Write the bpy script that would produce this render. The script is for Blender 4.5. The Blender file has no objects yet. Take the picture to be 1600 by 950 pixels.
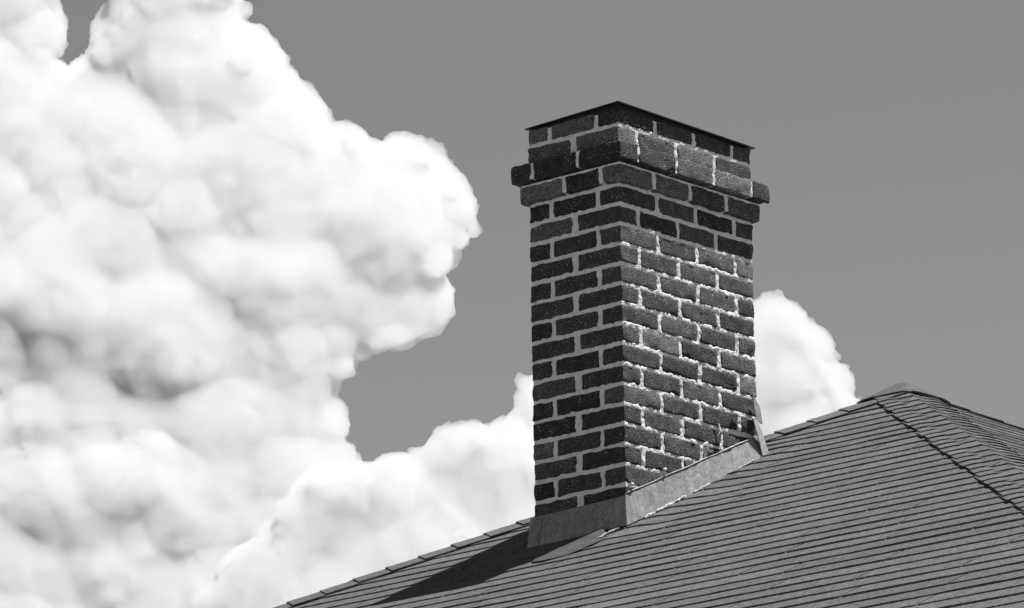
import bpy, bmesh, math, random
import numpy as np
from mathutils import Vector, Matrix, noise

random.seed(7)
RNG = np.random.default_rng(7)
scene = bpy.context.scene
COL = scene.collection

# ------------------------------------------------------------------ camera
CAM_LOC = Vector((12.11385064, -14.44933337, -5.41151871))
CAM_AZ, CAM_EL, CAM_ROLL, CAM_F = -0.71677609, 0.25955889, -0.01659617, 9316.0
Fv = Vector((math.sin(CAM_AZ)*math.cos(CAM_EL), math.cos(CAM_AZ)*math.cos(CAM_EL), math.sin(CAM_EL)))
R0 = Fv.cross(Vector((0, 0, 1))).normalized()
U0 = R0.cross(Fv)
Rv = R0*math.cos(CAM_ROLL) + U0*math.sin(CAM_ROLL)
Uv = U0*math.cos(CAM_ROLL) - R0*math.sin(CAM_ROLL)
cam = bpy.data.cameras.new('camera')
cam.sensor_width = 36.0
cam.sensor_fit = 'HORIZONTAL'
cam.lens = 36.0*CAM_F/1600.0
cam.clip_start = 0.5
cam.clip_end = 60000
cam_ob = bpy.data.objects.new('camera', cam)
COL.objects.link(cam_ob)
M = Matrix((Rv, Uv, -Fv)).transposed().to_4x4()
M.translation = CAM_LOC
cam_ob.matrix_world = M
scene.camera = cam_ob

# ------------------------------------------------------------------ sky, sun, exposure
SUN_DIR = Vector((0.200, 0.26, 1.0)).normalized()      # towards the sun
SUN_EL = math.asin(SUN_DIR.z)
world = bpy.data.worlds.new('World')
scene.world = world
world.use_nodes = True
wt = world.node_tree
wt.nodes.clear()
w_out = wt.nodes.new('ShaderNodeOutputWorld')
w_bg = wt.nodes.new('ShaderNodeBackground')
w_sky = wt.nodes.new('ShaderNodeTexSky')
w_sky.sky_type = 'NISHITA'
w_sky.sun_disc = False
w_sky.sun_elevation = SUN_EL
w_sky.sun_rotation = math.atan2(SUN_DIR.x, SUN_DIR.y)
w_sky.air_density = 1.0
w_sky.dust_density = 0.4
w_sky.ozone_density = 1.0
# black-and-white film behind a red filter: the sky keeps its red light, less a little of the blue
w_sep = wt.nodes.new('ShaderNodeSeparateColor')
w_cmb = wt.nodes.new('ShaderNodeCombineColor')
wt.links.new(w_sky.outputs[0], w_sep.inputs[0])
w_blu = wt.nodes.new('ShaderNodeMath'); w_blu.operation = 'MULTIPLY'; w_blu.inputs[1].default_value = -0.05
wt.links.new(w_sep.outputs[2], w_blu.inputs[0])
w_mix = wt.nodes.new('ShaderNodeMath'); w_mix.operation = 'ADD'
wt.links.new(w_sep.outputs[0], w_mix.inputs[0]); wt.links.new(w_blu.outputs[0], w_mix.inputs[1])
for i in range(3):
    wt.links.new(w_mix.outputs[0], w_cmb.inputs[i])
wt.links.new(w_cmb.outputs[0], w_bg.inputs[0])
w_bg.inputs[1].default_value = 0.05
wt.links.new(w_bg.outputs[0], w_out.inputs[0])

sun = bpy.data.lights.new('sun', 'SUN')
sun.energy = 4.0
sun.angle = math.radians(0.5)
sun.color = (1, 1, 1)
sun_ob = bpy.data.objects.new('sun', sun)
sun_ob.rotation_euler = SUN_DIR.to_track_quat('Z', 'Y').to_euler()
COL.objects.link(sun_ob)

scene.view_settings.view_transform = 'Standard'
scene.view_settings.look = 'None'
scene.view_settings.exposure = 1.5
scene.view_settings.gamma = 1.0
scene.view_settings.use_curve_mapping = False
scene.cycles.use_denoising = True
scene.cycles.use_adaptive_sampling = False
scene.cycles.max_bounces = 22
scene.cycles.volume_bounces = 22
scene.cycles.diffuse_bounces = 4

# ------------------------------------------------------------------ helpers
def tag(o, label=None, cat=None, kind=None, group=None):
    if label: o['label'] = label
    if cat: o['category'] = cat
    if kind: o['kind'] = kind
    if group: o['group'] = group
    return o

def link(name, me, parent=None, mat=None):
    o = bpy.data.objects.new(name, me)
    COL.objects.link(o)
    if parent is not None:
        o.parent = parent
    if mat is not None:
        me.materials.clear()
        me.materials.append(mat)
    return o

def mesh_from(name, verts, faces, smooth=False):
    me = bpy.data.meshes.new(name)
    me.from_pydata([tuple(v) for v in verts], [], faces)
    me.update()
    if smooth:
        me.polygons.foreach_set('use_smooth', [True]*len(me.polygons))
    return me

def fix_normals(me):
    bm = bmesh.new(); bm.from_mesh(me)
    bmesh.ops.recalc_face_normals(bm, faces=bm.faces)
    bm.to_mesh(me); bm.free()

def proj(P):
    q = Vector(P) - CAM_LOC
    d = q.dot(Fv)
    return 800 + CAM_F*q.dot(Rv)/d, 475 - CAM_F*q.dot(Uv)/d

# ------------------------------------------------------------------ materials
def new_mat(name, rough=0.9, spec=0.2):
    m = bpy.data.materials.new(name)
    m.use_nodes = True
    nt = m.node_tree
    b = nt.nodes['Principled BSDF']
    b.inputs['Roughness'].default_value = rough
    b.inputs['Specular IOR Level'].default_value = spec
    return m, nt, b

def N(nt, kind, **kw):
    n = nt.nodes.new(kind)
    for k, v in kw.items():
        if k in n.inputs: n.inputs[k].default_value = v
        else: setattr(n, k, v)
    return n

def ramp(nt, src, pts):
    r = nt.nodes.new('ShaderNodeValToRGB')
    while len(r.color_ramp.elements) < len(pts):
        r.color_ramp.elements.new(0.5)
    for e, (p, c) in zip(r.color_ramp.elements, pts):
        e.position = p
        e.color = (c, c, c, 1)
    nt.links.new(src, r.inputs[0])
    return r.outputs[0]

def math_node(nt, op, a, b):
    n = nt.nodes.new('ShaderNodeMath'); n.operation = op
    for i, v in enumerate((a, b)):
        if isinstance(v, (int, float)): n.inputs[i].default_value = v
        else: nt.links.new(v, n.inputs[i])
    return n.outputs[0]

def coords(nt):
    g = nt.nodes.new('ShaderNodeNewGeometry')
    return g.outputs['Position']

def tex_noise(nt, vec, scale, detail=4, rough=0.6):
    n = N(nt, 'ShaderNodeTexNoise', Scale=scale, Detail=detail, Roughness=rough)
    nt.links.new(vec, n.inputs['Vector'])
    return n.outputs[0]

def bump(nt, bsdf, height, strength, dist):
    b = N(nt, 'ShaderNodeBump', Strength=strength, Distance=dist)
    nt.links.new(height, b.inputs['Height'])
    nt.links.new(b.outputs[0], bsdf.inputs['Normal'])
    return b

# brick: dark, sandy, drag-marked face with pale specks of lime
MAT_BRICK, nt, b = new_mat('brick', 0.85, 0.35)
pos = coords(nt)
oi = nt.nodes.new('ShaderNodeObjectInfo')
base = ramp(nt, oi.outputs['Random'], [(0.0, 0.018), (0.35, 0.038), (0.75, 0.075), (1.0, 0.14)])
mott = math_node(nt, 'MULTIPLY', ramp(nt, tex_noise(nt, pos, 40, 5, 0.7), [(0.3, 0.6), (0.7, 1.4)]), ramp(nt, tex_noise(nt, pos, 210, 4, 0.75), [(0.36, 0.3), (0.5, 0.9), (0.66, 2.6)]))
col = math_node(nt, 'MULTIPLY', base, mott)
speck = ramp(nt, tex_noise(nt, pos, 230, 2, 0.5), [(0.60, 0.0), (0.68, 1.0)])
spz = ramp(nt, tex_noise(nt, pos, 24, 2, 0.5), [(0.38, 0.0), (0.60, 1.0)])
spv = math_node(nt, 'MULTIPLY', speck, spz)
col = math_node(nt, 'ADD', col, math_node(nt, 'MULTIPLY', spv, 0.38))
nt.links.new(col, b.inputs['Base Color'])
mp = N(nt, 'ShaderNodeMapping'); mp.inputs['Scale'].default_value = (1, 1, 2.2)
mp.inputs['Rotation'].default_value = (0.5, 0.5, 0)
nt.links.new(pos, mp.inputs[0])
h1 = tex_noise(nt, mp.outputs[0], 110, 5, 0.65)
h2 = tex_noise(nt, pos, 300, 3, 0.6)
hh = math_node(nt, 'ADD', h1, math_node(nt, 'MULTIPLY', h2, 0.4))
bump(nt, b, hh, 1.0, 0.011)

# mortar
MAT_MORTAR, nt, b = new_mat('mortar', 0.95, 0.1)
pos = coords(nt)
c1 = ramp(nt, tex_noise(nt, pos, 30, 6, 0.65), [(0.25, 0.42), (0.5, 0.62), (0.75, 0.72)])
nt.links.new(c1, b.inputs['Base Color'])
hh = math_node(nt, 'ADD', tex_noise(nt, pos, 160, 5, 0.7), math_node(nt, 'MULTIPLY', tex_noise(nt, pos, 600, 2), 0.3))
bump(nt, b, hh, 0.75, 0.005)

# cap metal
MAT_CAP, nt, b = new_mat('black_cap_metal', 0.5, 0.3)
nt.links.new(ramp(nt, tex_noise(nt, coords(nt), 40), [(0.3, 0.006), (0.7, 0.014)]), b.inputs['Base Color'])

# galvanised flashing with spangle and run-down streaks
MAT_FLASH, nt, b = new_mat('galvanised_steel', 0.62, 0.4)
pos = coords(nt)
v = N(nt, 'ShaderNodeTexVoronoi', Scale=110.0)
nt.links.new(pos, v.inputs['Vector'])
sp = nt.nodes.new('ShaderNodeSeparateColor'); nt.links.new(v.outputs['Color'], sp.inputs[0])
s1 = ramp(nt, sp.outputs[0], [(0.0, 0.78), (1.0, 1.25)])
mps = N(nt, 'ShaderNodeMapping'); mps.inputs['Scale'].default_value = (1, 1, 0.22)
nt.links.new(pos, mps.inputs[0])
s2 = ramp(nt, tex_noise(nt, mps.outputs[0], 32, 6, 0.75), [(0.3, 0.105), (0.52, 0.165), (0.72, 0.235)])
nt.links.new(math_node(nt, 'MULTIPLY', s1, s2), b.inputs['Base Color'])
b.inputs['Metallic'].default_value = 0.0
bump(nt, b, tex_noise(nt, pos, 9, 3), 0.25, 0.02)

MAT_STRIP, nt, b = new_mat('bare_lead', 0.7, 0.3)
nt.links.new(ramp(nt, tex_noise(nt, coords(nt), 50, 5), [(0.35, 0.2), (0.65, 0.36)]), b.inputs['Base Color'])

MAT_FLANGE_SHADED, nt, b = new_mat('shaded_flange_metal', 0.8, 0.2)  # front flange metal, the chimney's shade put into its dark colour
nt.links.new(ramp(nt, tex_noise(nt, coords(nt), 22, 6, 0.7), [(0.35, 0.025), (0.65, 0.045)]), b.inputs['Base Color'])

# sealant / tar
MAT_SEAL, nt, b = new_mat('weathered_sealant', 0.7, 0.3)
pos = coords(nt)
nt.links.new(ramp(nt, tex_noise(nt, pos, 60, 5, 0.7), [(0.35, 0.06), (0.6, 0.35)]), b.inputs['Base Color'])
bump(nt, b, tex_noise(nt, pos, 120, 4), 0.8, 0.004)
MAT_TAR, nt, b = new_mat('black_tar', 0.7, 0.3)
pos = coords(nt)
nt.links.new(ramp(nt, tex_noise(nt, pos, 80, 5, 0.7), [(0.4, 0.006), (0.7, 0.02)]), b.inputs['Base Color'])
bump(nt, b, tex_noise(nt, pos, 120, 4), 0.8, 0.004)

# asphalt shingles
MAT_SHINGLE, nt, b = new_mat('asphalt_shingle', 0.95, 0.15)
pos = coords(nt)
oi = nt.nodes.new('ShaderNodeObjectInfo')
base = ramp(nt, oi.outputs['Random'], [(0.0, 0.062), (0.85, 0.072), (1.0, 0.082)])
mpg = N(nt, 'ShaderNodeMapping'); mpg.inputs['Scale'].default_value = (1.0, 0.14, 0.14)
nt.links.new(pos, mpg.inputs[0])
gr = ramp(nt, tex_noise(nt, mpg.outputs[0], 300, 4, 0.8), [(0.36, 0.35), (0.5, 0.95), (0.64, 1.75)])
st = ramp(nt, tex_noise(nt, pos, 5.0, 6, 0.7), [(0.3, 0.86), (0.7, 1.10)])
nt.links.new(math_node(nt, 'MULTIPLY', math_node(nt, 'MULTIPLY', base, gr), st), b.inputs['Base Color'])
bump(nt, b, tex_noise(nt, pos, 200, 4, 0.7), 0.7, 0.004)
MAT_UNDER, nt, b = new_mat('roofing_felt', 0.95, 0.1)
nt.links.new(ramp(nt, tex_noise(nt, coords(nt), 30), [(0.3, 0.012), (0.7, 0.02)]), b.inputs['Base Color'])

MAT_WALL, nt, b = new_mat('house_wall_siding', 0.9, 0.2)
nt.links.new(ramp(nt, tex_noise(nt, coords(nt), 6, 6), [(0.3, 0.30), (0.7, 0.36)]), b.inputs['Base Color'])
MAT_GROUND, nt, b = new_mat('dry_ground', 0.95, 0.1)
nt.links.new(ramp(nt, tex_noise(nt, coords(nt), 0.4, 8), [(0.3, 0.12), (0.7, 0.18)]), b.inputs['Base Color'])

# cloud
MAT_CLOUD = bpy.data.materials.new('cloud_vapour')
MAT_CLOUD.use_nodes = True
nt = MAT_CLOUD.node_tree
nt.nodes.clear()
c_out = nt.nodes.new('ShaderNodeOutputMaterial')
c_vol = nt.nodes.new('ShaderNodeVolumePrincipled')
c_vol.inputs['Color'].default_value = (0.855, 0.855, 0.855, 1)
c_vol.inputs['Density'].default_value = 0.28
c_vol.inputs['Anisotropy'].default_value = 0.72
nt.links.new(c_vol.outputs[0], c_out.inputs['Volume'])

# ------------------------------------------------------------------ roof geometry functions
S = 0.5
PX, PY = 0.096, 1.375
WL, WR, H = 0.395, 0.693, 0.0677
Z0 = -1.175
def zA(x, y): return Z0 + S*(y + 0.03)
PZ = zA(0, PY)
RUN = 4.9
def ss(a, b_, t):
    t = min(1, max(0, (t-a)/(b_-a))); return t*t*(3-2*t)
def lift(x, y):
    """the shingles ride up over the base of the flashing"""
    dx = max(-WL-0.03 - x, x-0.03, 0); dy = max(-0.03-y, y-WR-0.03, 0)
    d = math.hypot(dx, dy)
    k = 0.008*(1-ss(0.05, 0.17, d))-0.004*(1-ss(0, 0.03, d))
    if x < 0 and y < -0.03: k = 0.0
    return k
def wav(x, y):
    return 0.0022*noise.noise(Vector((x*1.7, y*5.0, 3.1))) + 0.0012*noise.noise(Vector((x*7, y*9.0, 8.2)))

# ------------------------------------------------------------------ the house
house = bpy.data.objects.new('house', None)
COL.objects.link(house)
house.location = (PX, PY, -7.0)
tag(house, 'house with grey shingle hip roof and dark brick chimney', 'house')
HOFF = Vector((PX, PY, -7.0))
def hl(v): return (v[0]-HOFF.x, v[1]-HOFF.y, v[2]-HOFF.z)
def hpart(name, verts, faces, mat, parent=house, smooth=False):
    me = mesh_from(name, [hl(v) for v in verts], faces, smooth)
    return link(name, me, parent, mat)

zb = PZ - S*RUN
sh = 0.016
roof = hpart('roof', [(PX, PY, PZ-sh), (PX-RUN, PY-RUN, zb-sh), (PX+RUN, PY-RUN, zb-sh), (PX+RUN, PY+RUN, zb-sh), (PX-RUN, PY+RUN, zb-sh),
        (PX-RUN, PY-RUN, zb-.2), (PX+RUN, PY-RUN, zb-.2), (PX+RUN, PY+RUN, zb-.2), (PX-RUN, PY+RUN, zb-.2)],
        [(0,1,2),(0,2,3),(0,3,4),(0,4,1),(1,5,6,2),(2,6,7,3),(3,7,8,4),(4,8,5,1),(8,7,6,5)], MAT_UNDER)
roof['label'] = 'low hip roof covered in grey asphalt shingles'
e = RUN-0.4
hpart('wall', [(PX+sx*e, PY+sy*e, z) for z in (-7.0, zb-.202) for sx, sy in ((-1,-1),(1,-1),(1,1),(-1,1))],
      [(0,1,5,4),(1,2,6,5),(2,3,7,6),(3,0,4,7),(0,3,2,1),(4,5,6,7)], MAT_WALL)

# ---- shingles
EXP = 0.1005*math.cos(math.atan(S))     # horizontal run of one exposure
TH = 0.0045
def face_pt(face, a, dn, up):
    """face A: a = x, dn = run below the peak.  face B: a = y"""
    if face == 'A':
        x, y = a, PY-dn
        z = zA(x, y) + lift(x, y) + wav(x, y) + up
    elif face == 'B':
        x, y = PX+dn, a
        z = PZ - S*dn + wav(y, x) + up
    elif face == 'C':
        x, y = PX-dn, a
        z = PZ - S*dn + up
    else:
        x, y = a, PY+dn
        z = PZ - S*dn + up
    return (x, y, z)
def shingle_geo(face, a0, a1, dn, jit, nseg):
    """one strip shingle; butt edge at run dn, from a0 to a1, clipped by the hips"""
    vs, fs = [], []
    c = PX if face in 'AD' else PY
    db = dn - EXP*1.25
    prof = [(dn, -0.004), (dn, TH+0.0022), (dn-EXP*0.5, TH*0.75+0.001), (max(db, 0.02), 0.0008)]
    for i in range(nseg+1):
        t = i/nseg
        a = a0 + (a1-a0)*t
        curl = 0.0030*max(0.0, noise.noise(Vector((a*2.3, dn*17, 4.0)))) + 0.0012*noise.noise(Vector((a*13, dn*29, 6.0)))
        for (d, up) in prof:
            if d > dn-EXP*0.3 and up > 0: up = up + curl
            aa = min(max(a, c-d), c+d)
            w = jit*(t-0.5)
            vs.append(face_pt(face, aa, d + w + 0.0016*noise.noise(Vector((aa*6, dn*31, 1.0))), up))
    n = len(prof)
    for i in range(nseg):
        for j in range(n-1):
            p0 = i*n+j
            fs.append((p0, p0+n, p0+n+1, p0+1))
    for i in (0, nseg):
        q = [i*n+k for k in range(n)]
        fs.append(tuple(q) if i == 0 else tuple(reversed(q)))
    if face in 'BD':
        pass
    return vs, fs
SL = 0.86
n_ind = 0
rest = {}
def in_view(P, m=25):
    x, y = proj(P); return -m < x < 1600+m and -m < y < 950+m
shingle_jobs = []
for face in 'ABCD':
    c = PX if face in 'AD' else PY
    nrow = int(RUN/EXP)
    off = 0.0
    for r in range(1, nrow+1):
        dn = r*EXP
        off = (off + SL*random.choice((0.31, 0.38, 0.45, 0.62))) % SL
        a = c - dn - off
        while a < c+dn:
            a0, a1 = max(a, c-dn), min(a+SL-0.009, c+dn)
            a += SL
            if a1-a0 < 0.01: continue
            shingle_jobs.append((face, a0, a1, dn))
for face, a0, a1, dn in shingle_jobs:
    vis = False
    if face in 'AB' and dn < 3.2:
        for t in np.linspace(0, 1, 9):
            P = face_pt(face, a0+(a1-a0)*t, dn, 0)
            if in_view(P): vis = True; break
    if face == 'B':
        # beyond the far hip nothing of B is seen
        pass
    jit = random.uniform(-1, 1)*0.0025
    if vis and n_ind < 290:
        nseg = max(2, int((a1-a0)/0.06)) if face == 'A' else max(2, int((a1-a0)/0.12))
        vs, fs = shingle_geo(face, a0, a1, dn, jit, nseg)
        hpart('shingle', vs, fs, MAT_SHINGLE, roof)
        n_ind += 1
    else:
        vs, fs = shingle_geo(face, a0, a1, dn, jit, 2)
        V, Fc = rest.setdefault('x', ([], []))
        o = len(V)
        V.extend(vs); Fc.extend([tuple(i+o for i in f) for f in fs])
print('individual shingles', n_ind, 'of', len(shingle_jobs))
V, Fc = rest['x']
o = hpart('outer_shingles', V, Fc, MAT_SHINGLE, roof)
o['kind'] = 'stuff'

# ---- hip caps: bent shingles straddling each hip, laid from the eave to the peak
def cap_geo(sx, sy, d0, length, half, lift0, lift1, drop_, nacross=20):
    """hip runs from the peak towards (sx,sy); d0 = distance along plan axis of the lower (butt) edge"""
    hip = Vector((sx, sy, -S))
    L = hip.length
    hip.normalize()
    nA = Vector((0, sy*S, 1)).normalized(); nB = Vector((sx*S, 0, 1)).normalized()
    wA = hip.cross(nA).normalized()
    if wA.dot(Vector((-sx, sy, 0))) < 0: wA = -wA           # in plane A, away from the hip
    wB = hip.cross(nB).normalized()
    if wB.dot(Vector((sx, -sy, 0))) < 0: wB = -wB
    up = (nA+nB).normalized()
    base = Vector((PX, PY, PZ))
    top, bot = [], []
    R = 0.065
    for (dist, lf) in ((d0*L, lift0), (d0*L - length*0.5, (lift0+lift1)/2), (d0*L-length, lift1)):
        row = []
        for i in range(nacross+1):
            s = (i/nacross*2-1)*half
            if s < 0: P = wA*(-s); n_ = nA
            else: P = wB*s; n_ = nB
            k = math.exp(-(s/R)**2)
            n_ = (n_*(1-k*0.5)+up*k*0.5).normalized()
            rise = lf*(0.85+0.15*(1-abs(s)/half)) - drop_*k + 0.001 + 0.0006*noise.noise(Vector((d0*9, s*20, dist*3)))
            P = base + hip*max(dist, 0.0) + P + n_*rise
            row.append(P)
        top.append(row)
    vs, fs = [], []
    n = nacross+1
    for row in top: vs.extend(row)
    drop = -up*0.0045
    for row in top: vs.extend([p+drop for p in row])
    m = 3*n
    for r in range(2):
        for i in range(nacross):
            a = r*n+i
            fs.append((a, a+1, a+n+1, a+n)); fs.append((a+m+n, a+m+n+1, a+m+1, a+m))
    for i in range(nacross):
        fs.append((i+m, i+m+1, i+1, i))
        a = 2*n+i; fs.append((a, a+1, a+1+m, a+m))
    for r in range(2):
        a = r*n; fs.append((a, a+n, a+n+m, a+m))
        a = r*n+nacross; fs.append((a+m, a+n+m, a+n, a))
    return vs, fs
CAPS = {(1,-1): (0.102, 0.112), (-1,-1): (0.118, 0.158), (1,1): (0.118, 0.112), (-1,1): (0.118, 0.112)}
for (sx, sy), (ex, half) in CAPS.items():
    L = math.sqrt(2+S*S)
    n = int(RUN*L/ex)
    V, Fc = [], []
    for k in range(n, 0, -1):
        d0 = k*ex/L
        vs, fs = cap_geo(sx, sy, d0, ex*1.6, half*random.uniform(0.96, 1.04), (0.0168 if sx == 1 else 0.0145)+random.uniform(-.0008,.0008), 0.0090 if sx == 1 else 0.0065, 0.018 if sx == 1 else 0.006)
        P = Vector((PX+sx*d0, PY+sy*d0, PZ-S*d0))
        me_vis = in_view(P, 40) and (sx, sy) != (-1, 1)
        if me_vis:
            o = hpart('hip_cap', vs, fs, MAT_SHINGLE, roof)
            fix_normals(o.data)
        else:
            q = len(V); V.extend(vs); Fc.extend([tuple(i+q for i in f) for f in fs])
    if V:
        o = hpart('outer_hip_caps', V, Fc, MAT_SHINGLE, roof)
        fix_normals(o.data); o['kind'] = 'stuff'
# peak cap: a square shingle draped over the point
vs, fs = [], []
n = 14
hw = 0.115
for j in range(n+1):
    for i in range(n+1):
        u, v_ = (i/n*2-1)*hw, (j/n*2-1)*hw
        au, av = math.sqrt(u*u+2e-4), math.sqrt(v_*v_+2e-4)
        d = (au**6+av**6)**(1/6)
        vs.append((PX+u, PY+v_, PZ - S*1.25*d + 0.034))
for j in range(n):
    for i in range(n):
        a = j*(n+1)+i
        fs.append((a, a+1, a+n+2, a+n+1))
o = hpart('peak_cap', vs, fs, MAT_SHINGLE, roof)
md = o.modifiers.new('thickness', 'SOLIDIFY'); md.thickness = 0.005; md.offset = -1

# ------------------------------------------------------------------ the chimney
def grid_line(L, r, n):
    t = np.linspace(0, 1, n+1)
    return np.concatenate([[0, r*0.5], r + (L-2*r)*t, [L-r*0.5, L]])
def brick_mesh(x0, x1, y0, y1, z0, z1, seed, rough=1.0):
    dims = np.array([x1-x0, y1-y0, z1-z0])
    r = random.choice((0.0035, 0.0045, 0.0055, 0.007))
    ns = [max(2, int(d/0.016)) for d in dims]
    gl = [grid_line(d, r, n_) for d, n_ in zip(dims, ns)]
    verts, idx, faces = [], {}, []
    def vid(i, j, k):
        key = (i, j, k)
        if key not in idx:
            idx[key] = len(verts)
            verts.append((gl[0][i], gl[1][j], gl[2][k]))
        return idx[key]
    nx, ny, nz = [len(g)-1 for g in gl]
    for k in (0, nz):
        for i in range(nx):
            for j in range(ny):
                f = [vid(i,j,k), vid(i+1,j,k), vid(i+1,j+1,k), vid(i,j+1,k)]
                faces.append(f if k else f[::-1])
    for j in (0, ny):
        for i in range(nx):
            for k in range(nz):
                f = [vid(i,j,k), vid(i+1,j,k), vid(i+1,j,k+1), vid(i,j,k+1)]
                faces.append(f[::-1] if j else f)
    for i in (0, nx):
        for j in range(ny):
            for k in range(nz):
                f = [vid(i,j,k), vid(i,j+1,k), vid(i,j+1,k+1), vid(i,j,k+1)]
                faces.append(f if i else f[::-1])
    V = np.array(verts)
    inner = np.clip(V, r, dims-r)
    d = V-inner
    ln = np.linalg.norm(d, axis=1, keepdims=True)
    nrm = d/np.maximum(ln, 1e-9)
    V = inner + nrm*r
    out = []
    org = Vector((x0, y0, z0))
    sk = [random.uniform(-1, 1) for _ in range(6)]
    for v, n_ in zip(V, nrm):
        P = Vector(v)
        q = P*1.0 + Vector((seed*3.17, seed*1.3, seed*2.1))
        a = 0.0042*noise.noise(q*26) + 0.0026*noise.noise(q*70) + 0.0014*noise.noise(q*160)
        a -= 0.009*max(0.0, noise.noise(q*34+Vector((11, 3, 7)))-0.42)*(1.0+0.6*float(abs(n_[0])+abs(n_[1])+abs(n_[2]) > 1.2))
        P = P + Vector(n_)*a*rough
        t = P - Vector(dims)/2
        P.z += (sk[0]*t.x + sk[1]*t.y)*0.010
        P.x += sk[2]*t.y*0.008; P.y += sk[3]*t.x*0.008
        out.append(P+org)
    me = mesh_from('brick', [hl(v) for v in out], faces, True)
    return me

chim_core_v, chim_core_f = [], []
Sb, Hb, BJ = 0.185, 0.0875, 0.0125
COURSES = []     # (z0, z1, overhang, parity)
COURSES.append((3*H+BJ/2, 3*H+0.056, 0.0, 0))
COURSES.append((2*H+BJ/2, 3*H-BJ/2, 0.0, 1))
COURSES.append((1*H+BJ*0.35, 2*H-BJ*0.2, 0.043, 'c1'))
COURSES.append((0*H+BJ*0.35, 1*H-BJ/2, 0.021, 'c2'))
for c in range(0, 18):
    COURSES.append((-(c+1)*H+BJ/2, -c*H-BJ/2, 0.0, c % 2))

def spread(total, lens):
    """place bricks of the given lengths over total, equal joints"""
    j = (total - sum(lens))/(len(lens)-1)
    out, a = [], 0
    for l in lens:
        out.append((a, a+l)); a += l+j
    return out
boxes = []
for (z0, z1, oh, par) in COURSES:
    x0, x1, y0, y1 = -WL-oh, oh, -oh, WR+oh
    if par == 0:
        fr, sd, bk = [Hb, Sb, Hb], [Sb, Sb, Sb, Hb], [Sb, Sb]
        corner_front, corner_back = 'side', 'face'
    elif par == 1:
        fr, sd, bk = [Sb, Sb], [Hb, Sb, Sb, Sb], [Hb, Sb, Hb]
        corner_front, corner_back = 'face', 'side'
    elif par == 'c1':
        fr, sd, bk = [Hb, Sb, Sb-0.005], [Hb, Sb, Sb, Sb, Hb], [Sb, Sb, Hb]
        corner_front, corner_back = 'face', 'face'
    else:
        fr, sd, bk = [Sb, 0.145, Hb-0.01], [0.17, Sb-0.012, Sb-0.012, Sb-0.012], [Sb, 0.145, Hb-0.01]
        corner_front, corner_back = 'face', 'face'
    W, D = x1-x0, y1-y0
    F_ = spread(W, fr); B_ = spread(W, bk); S_ = spread(D, sd)
    fd = [Hb]*len(F_); bd = [Hb]*len(B_)
    fd[0] = fd[-1] = S_[0][1]-S_[0][0]
    bd[0] = bd[-1] = S_[-1][1]-S_[-1][0]
    for (a, b_), dpt in zip(F_, fd): boxes.append((x0+a, x0+b_, y0, y0+dpt, z0, z1))
    for (a, b_), dpt in zip(B_, bd): boxes.append((x0+a, x0+b_, y1-dpt, y1, z0, z1))
    for (a, b_) in S_[1:-1]:
        boxes.append((x1-Hb, x1, y0+a, y0+b_, z0, z1))
        boxes.append((x0, x0+Hb, y0+a, y0+b_, z0, z1))

# mortar core: closed boxes whose uneven skin swells in the joints and sinks behind each brick
def mortar_box(x0, x1, y0, y1, z0, z1, rects):
    """rects['f'] = brick faces (a0,a1,z0,z1) on the -y side, rects['r'] on the +x side"""
    vs, fs = [], []
    def side(P0, du, dv, lu, lv, nrm, step, rc=None, ua=0):
        nu, nv = max(2, int(lu/step)), max(2, int(lv/step))
        o = len(vs)
        U = P0[ua] + lu*np.arange(nu+1)/nu
        Z = P0[2] + lv*np.arange(nv+1)/nv
        ins_ = np.zeros((nv+1, nu+1))
        if rc is not None:
            for (a0, a1, b0, b1) in rc:
                du_ = np.minimum(U-a0, a1-U)[None, :]; dz_ = np.minimum(Z-b0, b1-Z)[:, None]
                ins_ = np.maximum(ins_, np.minimum(du_, dz_))
        for j in range(nv+1):
            for i in range(nu+1):
                P = Vector(P0)+Vector(du)*(lu*i/nu)+Vector(dv)*(lv*j/nv)
                ed = min(i, nu-i, 3)/3.0
                a = 0.0
                if step < 0.01:
                    a = 0.0024*noise.noise(P*38) + 0.0022*noise.noise(P*95+Vector((5,0,0))) + 0.0016*noise.noise(P*230)
                    a += 0.0006
                    d = ins_[j, i] - 0.0018 + 0.0042*noise.noise(P*60)
                    if d > 0: a -= min(0.012, d*2.2)
                vs.append(P+Vector(nrm)*a*(0.2+0.8*ed))
        for j in range(nv):
            for i in range(nu):
                a = o+j*(nu+1)+i
                fs.append((a, a+1, a+nu+2, a+nu+1))
    fine = 0.0042
    side((x0,y0,z0), (1,0,0), (0,0,1), x1-x0, z1-z0, (0,-1,0), fine, rects['f'], 0)
    side((x1,y0,z0), (0,1,0), (0,0,1), y1-y0, z1-z0, (1,0,0), fine, rects['r'], 1)
    side((x1,y1,z0), (-1,0,0), (0,0,1), x1-x0, z1-z0, (0,1,0), 0.05)
    side((x0,y1,z0), (0,-1,0), (0,0,1), y1-y0, z1-z0, (-1,0,0), 0.05)
    side((x0,y0,z1), (1,0,0), (0,1,0), x1-x0, y1-y0, (0,0,1), 0.05)
    side((x0,y1,z0), (1,0,0), (0,-1,0), x1-x0, y1-y0, (0,0,-1), 0.05)
    return vs, fs
V, Fc = [], []
def addm(oh, z0, z1):
    x0, x1, y0, y1 = -WL-oh, oh, -oh, WR+oh
    rc = {'f': [(q[0], q[1], q[4], q[5]) for q in boxes if abs(q[2]-y0) < 1e-6], 'r': [(q[2], q[3], q[4], q[5]) for q in boxes if abs(q[1]-x1) < 1e-6]}
    ins = 0.0022
    vs, fs = mortar_box(x0+0.0045, x1-ins, y0+ins, y1-0.0045, z0, z1, rc)
    o = len(V); V.extend(vs); Fc.extend([tuple(i+o for i in f) for f in fs])
addm(0.0, -1.24, 3*H+0.050)
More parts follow.
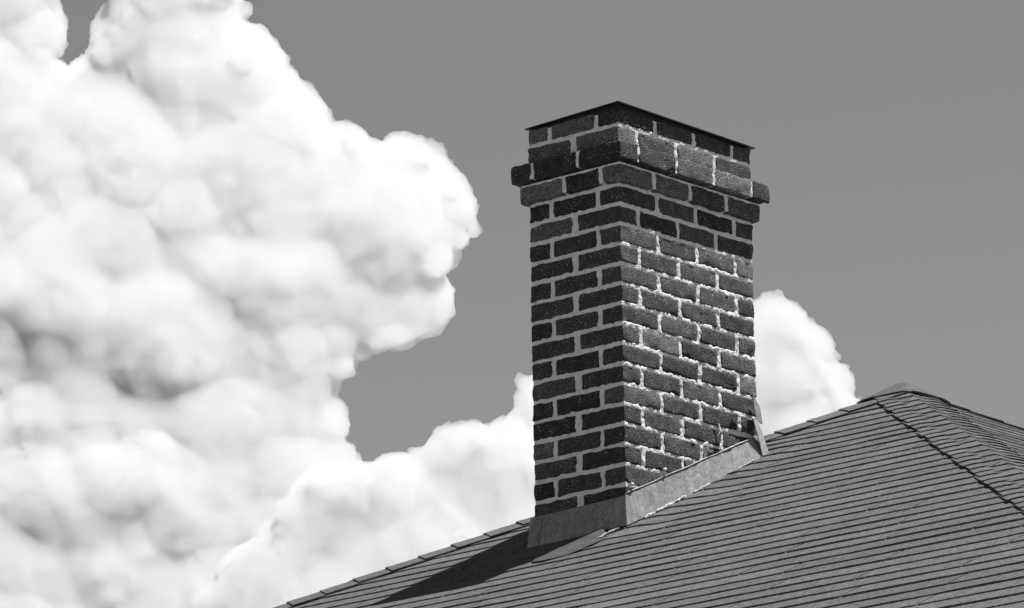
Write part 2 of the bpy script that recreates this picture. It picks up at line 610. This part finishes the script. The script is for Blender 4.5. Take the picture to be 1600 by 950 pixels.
addm(0.021, BJ*0.35+0.004, H-BJ*0.1)
addm(0.043, H+BJ*0.35+0.004, 2*H-BJ*0.1-0.004)
chimney = hpart('chimney', V, Fc, MAT_MORTAR, smooth=True)
chimney['label'] = 'tall dark brick chimney with pale mortar and a corbelled top'
for i, bx in enumerate(boxes):
    x0, x1, y0, y1, z0, z1 = bx
    if z1 < zA(0, min(y1, WR)) - 0.05 and y0 > 0: continue
    if z1 < zA(0, 0)-0.02: continue
    me = brick_mesh(*bx, i+1)
    link('brick', me, chimney, MAT_BRICK)

# cap plate: thin black sheet, its near corner a little raised, on a dark bed
zt = 3*H+0.056
o_ = 0.012
cz = {(0,0): 0.006, (1,0): 0.018, (1,1): 0.005, (0,1): 0.004}
cp = [(-WL-0.006, -0.008, zt+0.005), (o_, -o_, zt+0.015), (o_, WR+o_, zt+0.004), (-WL-o_, WR+o_, zt+0.004)]
vs = [p for p in cp] + [(p[0], p[1], p[2]+0.004) for p in cp]
hpart('chimney_cap', vs, [(3,2,1,0),(4,5,6,7),(0,1,5,4),(1,2,6,5),(2,3,7,6),(3,0,4,7)], MAT_CAP, chimney)
i_ = 0.006
cq = [(-WL+i_, i_), (-i_, i_), (-i_, WR-i_), (-WL+i_, WR-i_)]
vs = [(x, y, zt-0.009) for x, y in cq] + [(x, y, p[2]-0.0005) for (x, y), p in zip(cq, cp)]
hpart('cap_bed', vs, [(3,2,1,0),(4,5,6,7),(0,1,5,4),(1,2,6,5),(2,3,7,6),(3,0,4,7)], MAT_TAR, chimney)

# ------------------------------------------------------------------ flashing
def sheet(name, pts, nu, nv, mat, parent, th=0.0025, wob=0.0015, seed=0.0):
    """bilinear sheet through 4 corner points (u along pts0->pts1, v towards pts3)"""
    p0, p1, p2, p3 = [Vector(p) for p in pts]
    nrm = (p1-p0).cross(p3-p0).normalized()
    vs, fs = [], []
    for j in range(nv+1):
        for i in range(nu+1):
            u, v_ = i/nu, j/nv
            P = (p0*(1-u)+p1*u)*(1-v_) + (p3*(1-u)+p2*u)*v_
            P = P + nrm*wob*noise.noise(P*11+Vector((seed, 0, 0)))
            vs.append(P)
    for j in range(nv):
        for i in range(nu):
            a = j*(nu+1)+i
            fs.append((a, a+1, a+nu+2, a+nu+1))
    o = hpart(name, vs, fs, mat, parent, False)
    md = o.modifiers.new('thickness', 'SOLIDIFY'); md.thickness = th; md.offset = 0
    return o
fl = bpy.data.objects.new('flashing', None)
COL.objects.link(fl); fl.parent = house
fl['label'] = 'galvanised metal flashing round the chimney foot'
g = 0.012
# front apron panel
sheet('front_panel', [(-WL+0.008, -0.040, -1.1765), (0.014, -0.040, -1.1645), (0.010, -0.012, -1.058), (-WL+0.000, -0.012, -1.068)], 20, 6, MAT_FLASH, fl, seed=3)
sheet('folded_tab', [(-WL+0.005, -0.044, -1.1785), (-WL+0.050, -0.0435, -1.1765), (-WL+0.050, -0.0185, -1.075), (-WL-0.001, -0.018, -1.070)], 4, 6, MAT_FLASH, fl, seed=5)
# sloped side panel
sheet('side_panel', [(0.034, -0.040, -1.166), (0.040, 0.715, -0.808), (0.012, 0.660, -0.748), (0.012, -0.020, -1.054)], 26, 5, MAT_FLASH, fl, seed=8)
sheet('corner_fold', [(0.0145, -0.041, -1.166), (0.0345, -0.040, -1.166), (0.0125, -0.019, -1.053), (0.0105, -0.013, -1.057)], 2, 6, MAT_FLASH, fl, wob=0, seed=8)
# back pan edge standing up at the far end
sheet('back_strip', [(0.040, 0.668, -0.824), (0.036, 0.7056, -0.8077), (0.024, 0.6632, -0.6897), (0.028, 0.636, -0.694)], 2, 6, MAT_STRIP, fl, th=0.003, seed=2)
sheet('back_flap', [(0.020, 0.655, -0.690), (0.016, 0.694, -0.700), (0.014, 0.692, -0.645), (0.014, 0.655, -0.603)], 2, 4, MAT_FLASH, fl, th=0.003, wob=0.006, seed=6)
# the flange of the front panel lying out over the shingles
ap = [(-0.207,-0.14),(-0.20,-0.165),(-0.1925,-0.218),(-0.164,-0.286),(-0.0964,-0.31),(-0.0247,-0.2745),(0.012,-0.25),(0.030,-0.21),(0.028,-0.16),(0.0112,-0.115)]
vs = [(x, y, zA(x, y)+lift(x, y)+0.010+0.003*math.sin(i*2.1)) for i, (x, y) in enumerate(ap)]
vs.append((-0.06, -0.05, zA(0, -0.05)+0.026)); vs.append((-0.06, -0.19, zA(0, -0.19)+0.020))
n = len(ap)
o = hpart('front_flange', vs, [(i, i+1, n+1) for i in range(n-1)]+[(n-1, n, n+1), (n, 0, n+1)], MAT_FLANGE_SHADED, fl)
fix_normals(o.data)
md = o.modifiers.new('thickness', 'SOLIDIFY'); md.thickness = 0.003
# nails in the wall, an old wire and a strip of lead left on the brickwork
for y, z in ((0.0119, -1.0219), (0.1797, -0.9449)):
    bm = bmesh.new()
    bmesh.ops.create_icosphere(bm, subdivisions=2, radius=0.0075, matrix=Matrix.Translation(Vector((0.017, y, z+0.004))-HOFF) @ Matrix.Diagonal((1.0, 1.0, 0.8, 1.0)))
    me = bpy.data.meshes.new('nail_head'); bm.to_mesh(me); bm.free()
    link('nail_head', me, chimney, MAT_MORTAR)
HEM = [(0.014, -0.02+0.68*i/30, -1.0535+0.306*i/30+0.0012*math.sin(i*0.8)) for i in range(31)]
# sealant: ragged bead along the foot of the side panel, and a tar line under it
def bead(name, pts, rad, mat, parent, seed):
    vs, fs = [], []
    m = 7
    n = len(pts)
    for i, P in enumerate(pts):
        P = Vector(P)
        T = (Vector(pts[min(i+1, n-1)])-Vector(pts[max(i-1, 0)])).normalized()
        a = T.cross(Vector((0,0,1))).normalized(); b2 = a.cross(T)
        r = rad*(0.55+0.9*abs(noise.noise(Vector((i*0.53, seed, 0)))*1.5))
        if i in (0, n-1): r *= 0.15
        for k in range(m):
            th = 2*math.pi*k/m
            rr = r*(1+0.5*noise.noise(Vector((i*0.9, k*1.3, seed))))
            vs.append(P + a*math.cos(th)*rr*1.3 + b2*math.sin(th)*rr*0.8)
    for i in range(n-1):
        for k in range(m):
            fs.append((i*m+k, i*m+(k+1) % m, (i+1)*m+(k+1) % m, (i+1)*m+k))
    fs.append(tuple(range(m))[::-1]); fs.append(tuple((n-1)*m+k for k in range(m)))
    return hpart(name, vs, fs, mat, parent, True)
def roofline(x0, y0, x1, y1, n, up=0.012, wob=0.006, seed=0):
    out = []
    for i in range(n):
        t = i/(n-1)
        x, y = x0+(x1-x0)*t, y0+(y1-y0)*t
        x += wob*noise.noise(Vector((i*0.7, seed, 3)))
        out.append((x, y, zA(x, y)+lift(x, y)+up+0.004*noise.noise(Vector((i*.6, seed, 9)))))
    return out
bead('tar_line', roofline(0.038, -0.06, 0.042, 0.74, 50, -0.002, 0.004, 1), 0.008, MAT_TAR, fl, 4)
bead('tar_line', roofline(-WL-0.03, -0.035, 0.03, -0.045, 30, -0.002, 0.004, 6), 0.007, MAT_TAR, fl, 5)
bead('sealant_bead', roofline(0.052, 0.02, 0.056, 0.24, 26, 0.006, 0.012, 2), 0.009, MAT_SEAL, fl, 2)
bead('sealant_bead', roofline(0.056, 0.27, 0.058, 0.36, 12, 0.006, 0.010, 8), 0.006, MAT_SEAL, fl, 7)
bead('sealant_bead', roofline(0.060, 0.50, 0.060, 0.60, 12, 0.008, 0.008, 5), 0.004, MAT_SEAL, fl, 9)
bead('sealant_bead', roofline(0.00, -0.155, 0.035, -0.085, 12, 0.012, 0.012, 3), 0.006, MAT_SEAL, fl, 11)

bead('top_hem', HEM, 0.0030, MAT_STRIP, fl, 12)
bead('wire', [(0.009+0.004*math.sin(i*.9), 0.4772+0.004*i/14, -0.6707-0.15*i/14) for i in range(15)], 0.0035, MAT_STRIP, chimney, 3)
bead('lead_strip', [(0.010, 0.5504+0.135*i/14, -0.6864-0.0074*i/14+0.002*math.sin(i*1.3)) for i in range(15)], 0.0038, MAT_STRIP, chimney, 5)
bead('tar_blob', [(0.008, 0.425+0.045*i/6, -0.829+0.006*math.sin(i*.5)) for i in range(7)], 0.008, MAT_TAR, chimney, 6)

# ------------------------------------------------------------------ ground
n = 40
gv, gf = [], []
for j in range(n+1):
    for i in range(n+1):
        gv.append(((i/n-.5)*30000, (j/n-.5)*30000, -7.004))
for j in range(n):
    for i in range(n):
        a = j*(n+1)+i
        gf.append((a, a+1, a+n+2, a+n+1))
ground = link('ground', mesh_from('ground', gv, gf), None, MAT_GROUND)
ground['kind'] = 'structure'

# ------------------------------------------------------------------ clouds
CD = 2600.0                  # metres away
K = CD/CAM_F                 # metres per unit of the sketch below
def poly_dist(P, poly):
    """signed distance (positive inside) of points P (n,2) to polygon"""
    P = np.asarray(P, float); poly = np.asarray(poly, float)
    A = poly; B = np.roll(poly, -1, 0)
    d = np.full(len(P), 1e9); inside = np.zeros(len(P), bool)
    for a, b_ in zip(A, B):
        ab = b_-a
        t = np.clip(((P-a)@ab)/(ab@ab+1e-9), 0, 1)
        q = a+t[:, None]*ab
        d = np.minimum(d, np.linalg.norm(P-q, axis=1))
        c = ((a[1] > P[:, 1]) != (b_[1] > P[:, 1]))
        with np.errstate(divide='ignore', invalid='ignore'):
            xx = (b_[0]-a[0])*(P[:, 1]-a[1])/(b_[1]-a[1])+a[0]
        inside ^= c & (P[:, 0] < xx)
    return np.where(inside, d, -d)

ICO = None
def ico():
    global ICO
    if ICO is None:
        bm = bmesh.new(); bmesh.ops.create_icosphere(bm, subdivisions=2, radius=1.0)
        ICO = (np.array([v.co[:] for v in bm.verts]), [[v.index for v in f.verts] for f in bm.faces]); bm.free()
    return ICO

def make_cloud(label, poly, depth, seed, voxel=2.6, rmax=85, thick=1.0, lean=1.35, billows=(), swells=()):
    import time; t0 = time.time()
    rng = np.random.default_rng(seed)
    poly = np.array(poly, float)
    lo, hi = poly.min(0), poly.max(0)
    balls = []
    # body: outline inflated to a rounded slab
    P = rng.uniform(lo, hi, (6500, 2))
    INSET = 9.0                      # the skin swells outwards by about this much
    d = poly_dist(P, poly)-INSET
    acc = np.zeros((0, 3))
    for q, dd in sorted(zip(P.tolist(), d.tolist()), key=lambda t: -t[1]):
        if dd < 8: continue
        r = min(dd, rmax)*rng.uniform(0.9, 1.0)
        if len(acc) and np.min(np.hypot(acc[:, 0]-q[0], acc[:, 1]-q[1])-acc[:, 2]*0.30) < 0: continue
        zo = rng.uniform(-0.45, 0.45)*r
        balls.append((q[0], q[1], zo, r)); acc = np.vstack([acc, [q[0], q[1], r]])
    balls += [(x, y, z*0.3, r-7 if r < 29 else r) for (x, y, r, z) in billows]
    # knobs riding half sunk on the camera side and the edges
    def sprout(parents, frac, count, rmin, out, sink, edge=None):
        pr = np.array([p for p in parents if p[3] >= rmin*1.6])
        pr = np.repeat(pr, np.maximum(1, (count*(0.5+pr[:, 3]/60.0)).astype(int)), axis=0)
        v = rng.normal(size=(len(pr), 3)); v /= np.linalg.norm(v, axis=1, keepdims=True)
        r = pr[:, 3]*rng.uniform(frac[0], frac[1], len(pr))
        c = pr[:, :3]+v*(pr[:, 3]-r*sink)[:, None]
        dd = poly_dist(c[:, :2], poly)-INSET
        r = np.minimum(r, dd+out)
        ok = (v[:, 2] > -0.3) & (r >= rmin)
        if edge is not None: ok &= dd < edge
        return [tuple(q)+(float(rr),) for q, rr in zip(c[ok].tolist(), r[ok])]
    k1 = sprout(balls, (0.25, 0.55), 4, 12, 3.0, 0.95)
    k2 = sprout(k1+balls, (0.15, 0.5), 16, 5.0, 9.0, 0.25, edge=26)
    balls += k1+k2
    V0, F0 = ico()
    bvs, bfs = [], []
    nv = 0
    for (bx, by, bz, br) in balls:
        bvs.append(V0*br+np.array([bx, -by, bz])); bfs.extend([[i+nv for i in f] for f in F0]); nv += len(V0)
    me = mesh_from('cloud_src', np.concatenate(bvs), bfs)
    ob = bpy.data.objects.new('cloud_src', me); COL.objects.link(ob)
    md = ob.modifiers.new('r', 'REMESH'); md.mode = 'VOXEL'; md.voxel_size = voxel; md.use_smooth_shade = True
    md2 = ob.modifiers.new('s', 'SMOOTH'); md2.iterations = 3; md2.factor = 0.5
    dg = bpy.context.evaluated_depsgraph_get()
    ev = ob.evaluated_get(dg)
    out = bpy.data.meshes.new_from_object(ev)
    bpy.data.objects.remove(ob); bpy.data.meshes.remove(me)
    n = len(out.vertices)
    co = np.empty(n*3, np.float32); out.vertices.foreach_get('co', co); co = co.reshape(-1, 3)
    no = np.empty(n*3, np.float32); out.vertex_normals.foreach_get('vector', no); no = no.reshape(-1, 3)
    nz = noise.noise
    amp = np.empty(n)
    for i in range(n):
        p = Vector(co[i].tolist())
        p2 = p + noise.noise_vector(p*0.03)*14
        v0 = noise.voronoi(p2*(1/46))[0][0]
        v1 = noise.voronoi(p2*(1/21))[0][0]
        v2 = noise.voronoi(p2*(1/10))[0][0]
        rim = 1.0-abs(float(no[i, 2]))
        big = 0.5+0.5*nz(p*0.012)
        amp[i] = 5.5*max(-0.15, 0.45-v0)*(0.6+big) + (0.8+0.7*rim)*(6.0*max(-0.12, 0.42-v1) + 3.2*max(-0.1, 0.42-v2))
    co = co + no*amp[:, None].astype(np.float32)
    # break up the round forms with a slow warp in depth, and a gentle one across
    for i in range(n):
        p = Vector(co[i].tolist())
        w = noise.noise_vector(p*(1/75)); w2 = noise.noise_vector(p*(1/36)+Vector((7, 0, 0)))
        co[i, 0] += 2*w.x + 3*w2.x; co[i, 1] += 2*w.y + 3*w2.y; co[i, 2] += 10*w.z + 4*w2.z
    co[:, 2] *= 0.8
    for (sx0, sy0, ax, ay, A_) in swells:
        co[:, 2] += A_*np.exp(-((co[:, 0]-sx0)/ax)**2-((-co[:, 1]-sy0)/ay)**2)
    # the tower leans away from the viewer as it climbs
    co[:, 2] -= lean*(co[:, 1]-co[:, 1].mean())
    # sketch units -> world: x right, y up, z towards the camera
    # (the sketch is an elevation: what lies farther back is drawn at its true, larger size)
    away = CD + depth - co[:, 2:3]*K
    W = np.array(CAM_LOC)[None] + np.array(Fv)[None]*away \
        + np.array(Rv)[None]*((co[:, 0:1]-800)*away/CAM_F) + np.array(Uv)[None]*((co[:, 1:2]+475)*away/CAM_F)
    ctr = W.mean(0)
    out.vertices.foreach_set('co', (W-ctr).astype(np.float32).ravel())
    out.update()
    o = link('cloud', out, None, MAT_CLOUD)
    o.location = ctr
    tag(o, label, 'cloud', group='cumulus clouds')
    print('cloud', label, len(balls), 'balls', n, 'verts', round(time.time()-t0, 1))
    return o

POLY_MAIN = [(-250,-70),(-120,-120),(90,-130),(104,-20),(102,5),(99,25),(93,48),(84,70),(88,92),(122,90),(137,64),(130,40),(142,16),(165,3),(172,-40),(220,-110),(375,-110),(389,0),
 (394,16),(394,32),(380,42),(374,50),(392,56),(408,66),(411,78),(406,90),(416,92),(430,87),(448,90),(462,102),(484,140),(493,180),(497,198),(506,196),(513,184),(530,181),(550,184),(566,196),(584,204),(595,220),(606,208),(625,197),(645,204),(662,211),(690,214),(699,222),
 (700,240),(729,270),(742,300),(757,345),(750,375),(716,414),(690,436),(700,464),(670,481),(674,511),(645,545),(585,556),(541,598),(530,612),(530,640),
 (518,655),(530,676),(545,686),(560,702),(574,714),(590,760),(600,860),(560,1100),(-120,1130),(-270,1000),(-240,760),(-300,420),(-265,160)]
POLY_LOW = [(250,1060),(262,985),(290,962),(300,925),(336,905),(346,872),(376,862),(392,828),(418,816),(424,786),(446,774),(456,748),(486,736),(528,708),(556,712),(580,720),(604,705),(622,706),(648,693),(668,697),(684,690),
 (688,668),(700,654),(716,662),(740,655),(756,660),(775,650),(790,648),(803,634),(806,618),(794,602),(797,580),(808,566),(820,566),(836,580),(870,560),(930,600),(980,700),(960,1040)]
POLY_RIGHT = [(1010,720),(1020,600),(1080,520),(1130,480),(1172,466),(1210,458),(1236,476),(1262,502),(1274,540),(1300,556),(1320,574),(1326,604),(1346,626),(1390,690),(1400,800),(1100,800)]
POLY_PUFF = [(-90,562),(-10,560),(22,570),(40,590),(56,604),(66,628),(64,650),(84,672),(100,692),(128,702),(150,692),(180,676),(218,667),(250,672),(286,680),(302,700),(330,714),(344,744),
 (364,772),(372,820),(400,860),(440,900),(470,1080),(-100,1120),(-250,1060),(-240,760),(-170,600)]
# larger billows standing out of each slab: x, y, radius, how far forward
BIL_MAIN = [(600,360,122,35),(645,470,70,40),(430,205,95,25),(355,125,105,0),(270,60,95,20),(40,50,70,10),(200,235,115,35),(90,255,105,5),
 (425,420,98,60),(300,395,85,65),(255,520,135,60),(90,400,105,45),(450,580,88,30),(490,660,60,15),(350,650,100,70),(520,290,60,70),
 (540,230,45,35),(630,260,50,50),(690,330,55,60),
 (383,14,20,0),(388,72,20,0),(432,114,24,5),(466,152,26,5),(480,176,16,0),(526,206,24,5),(560,212,20,0),(584,222,16,0),(624,222,25,5),(658,232,22,0),(684,238,22,0),(708,284,28,5),
 (728,332,28,5),(738,360,20,0),(704,404,22,0),(678,448,22,0),(650,488,24,0),(540,580,22,0),(506,628,26,0),(516,668,18,0)]
# slow swells of each slab towards the viewer: x, y, spread across, spread up, how far
SWELL_MAIN = [(60,455,150,85,66),(300,235,120,60,22),(180,330,140,60,35),(430,430,110,60,35),(600,300,90,60,20)]
SWELL_PUFF = [(190,715,120,95,45),(300,745,85,75,34),(110,770,75,90,30),(40,640,60,50,30)]
SWELL_LOW = [(560,745,80,50,50),(760,680,70,50,40)]
BIL_RIGHT = [(1192,462,15,5),(1215,461,18,5),(1243,484,20,5),(1266,502,16,5),(1276,522,13,0),(1284,544,14,0),(1306,556,15,5),(1325,574,14,5),(1330,594,12,0),(1346,620,11,0),(1215,520,60,20),(1262,545,45,40),(1240,600,60,55),(1300,600,38,40),(1200,470,24,20),(1225,480,22,30)]
BIL_LOW = [(720,730,72,20),(625,785,80,30),(785,735,80,20),(540,805,75,25),(700,860,110,40),(480,880,75,30),(820,628,26,12),(815,594,17,6),(700,690,30,50),(335,935,26,10),(365,880,24,10),(420,830,26,10),(400,900,60,30)]
BIL_PUFF = [(28,625,52,25),(235,745,68,40),(120,775,70,10),(300,810,82,30),(60,880,100,30),(215,900,105,55),(150,720,20,60),(130,860,40,20)]
make_cloud('huge towering white cumulus cloud filling the left of the sky', POLY_MAIN, 60, 11, billows=BIL_MAIN, swells=SWELL_MAIN)
make_cloud('low bright cloud bank rising between main cloud and chimney', POLY_LOW, -95, 12, billows=BIL_LOW, swells=SWELL_LOW)
make_cloud('small white cloud peeking out behind the chimney above the roof', POLY_RIGHT, 20, 13, lean=1.05, billows=BIL_RIGHT)
make_cloud('soft cloud puff with a grey hollow in the bottom left corner', POLY_PUFF, -75, 14, billows=BIL_PUFF, swells=SWELL_PUFF)
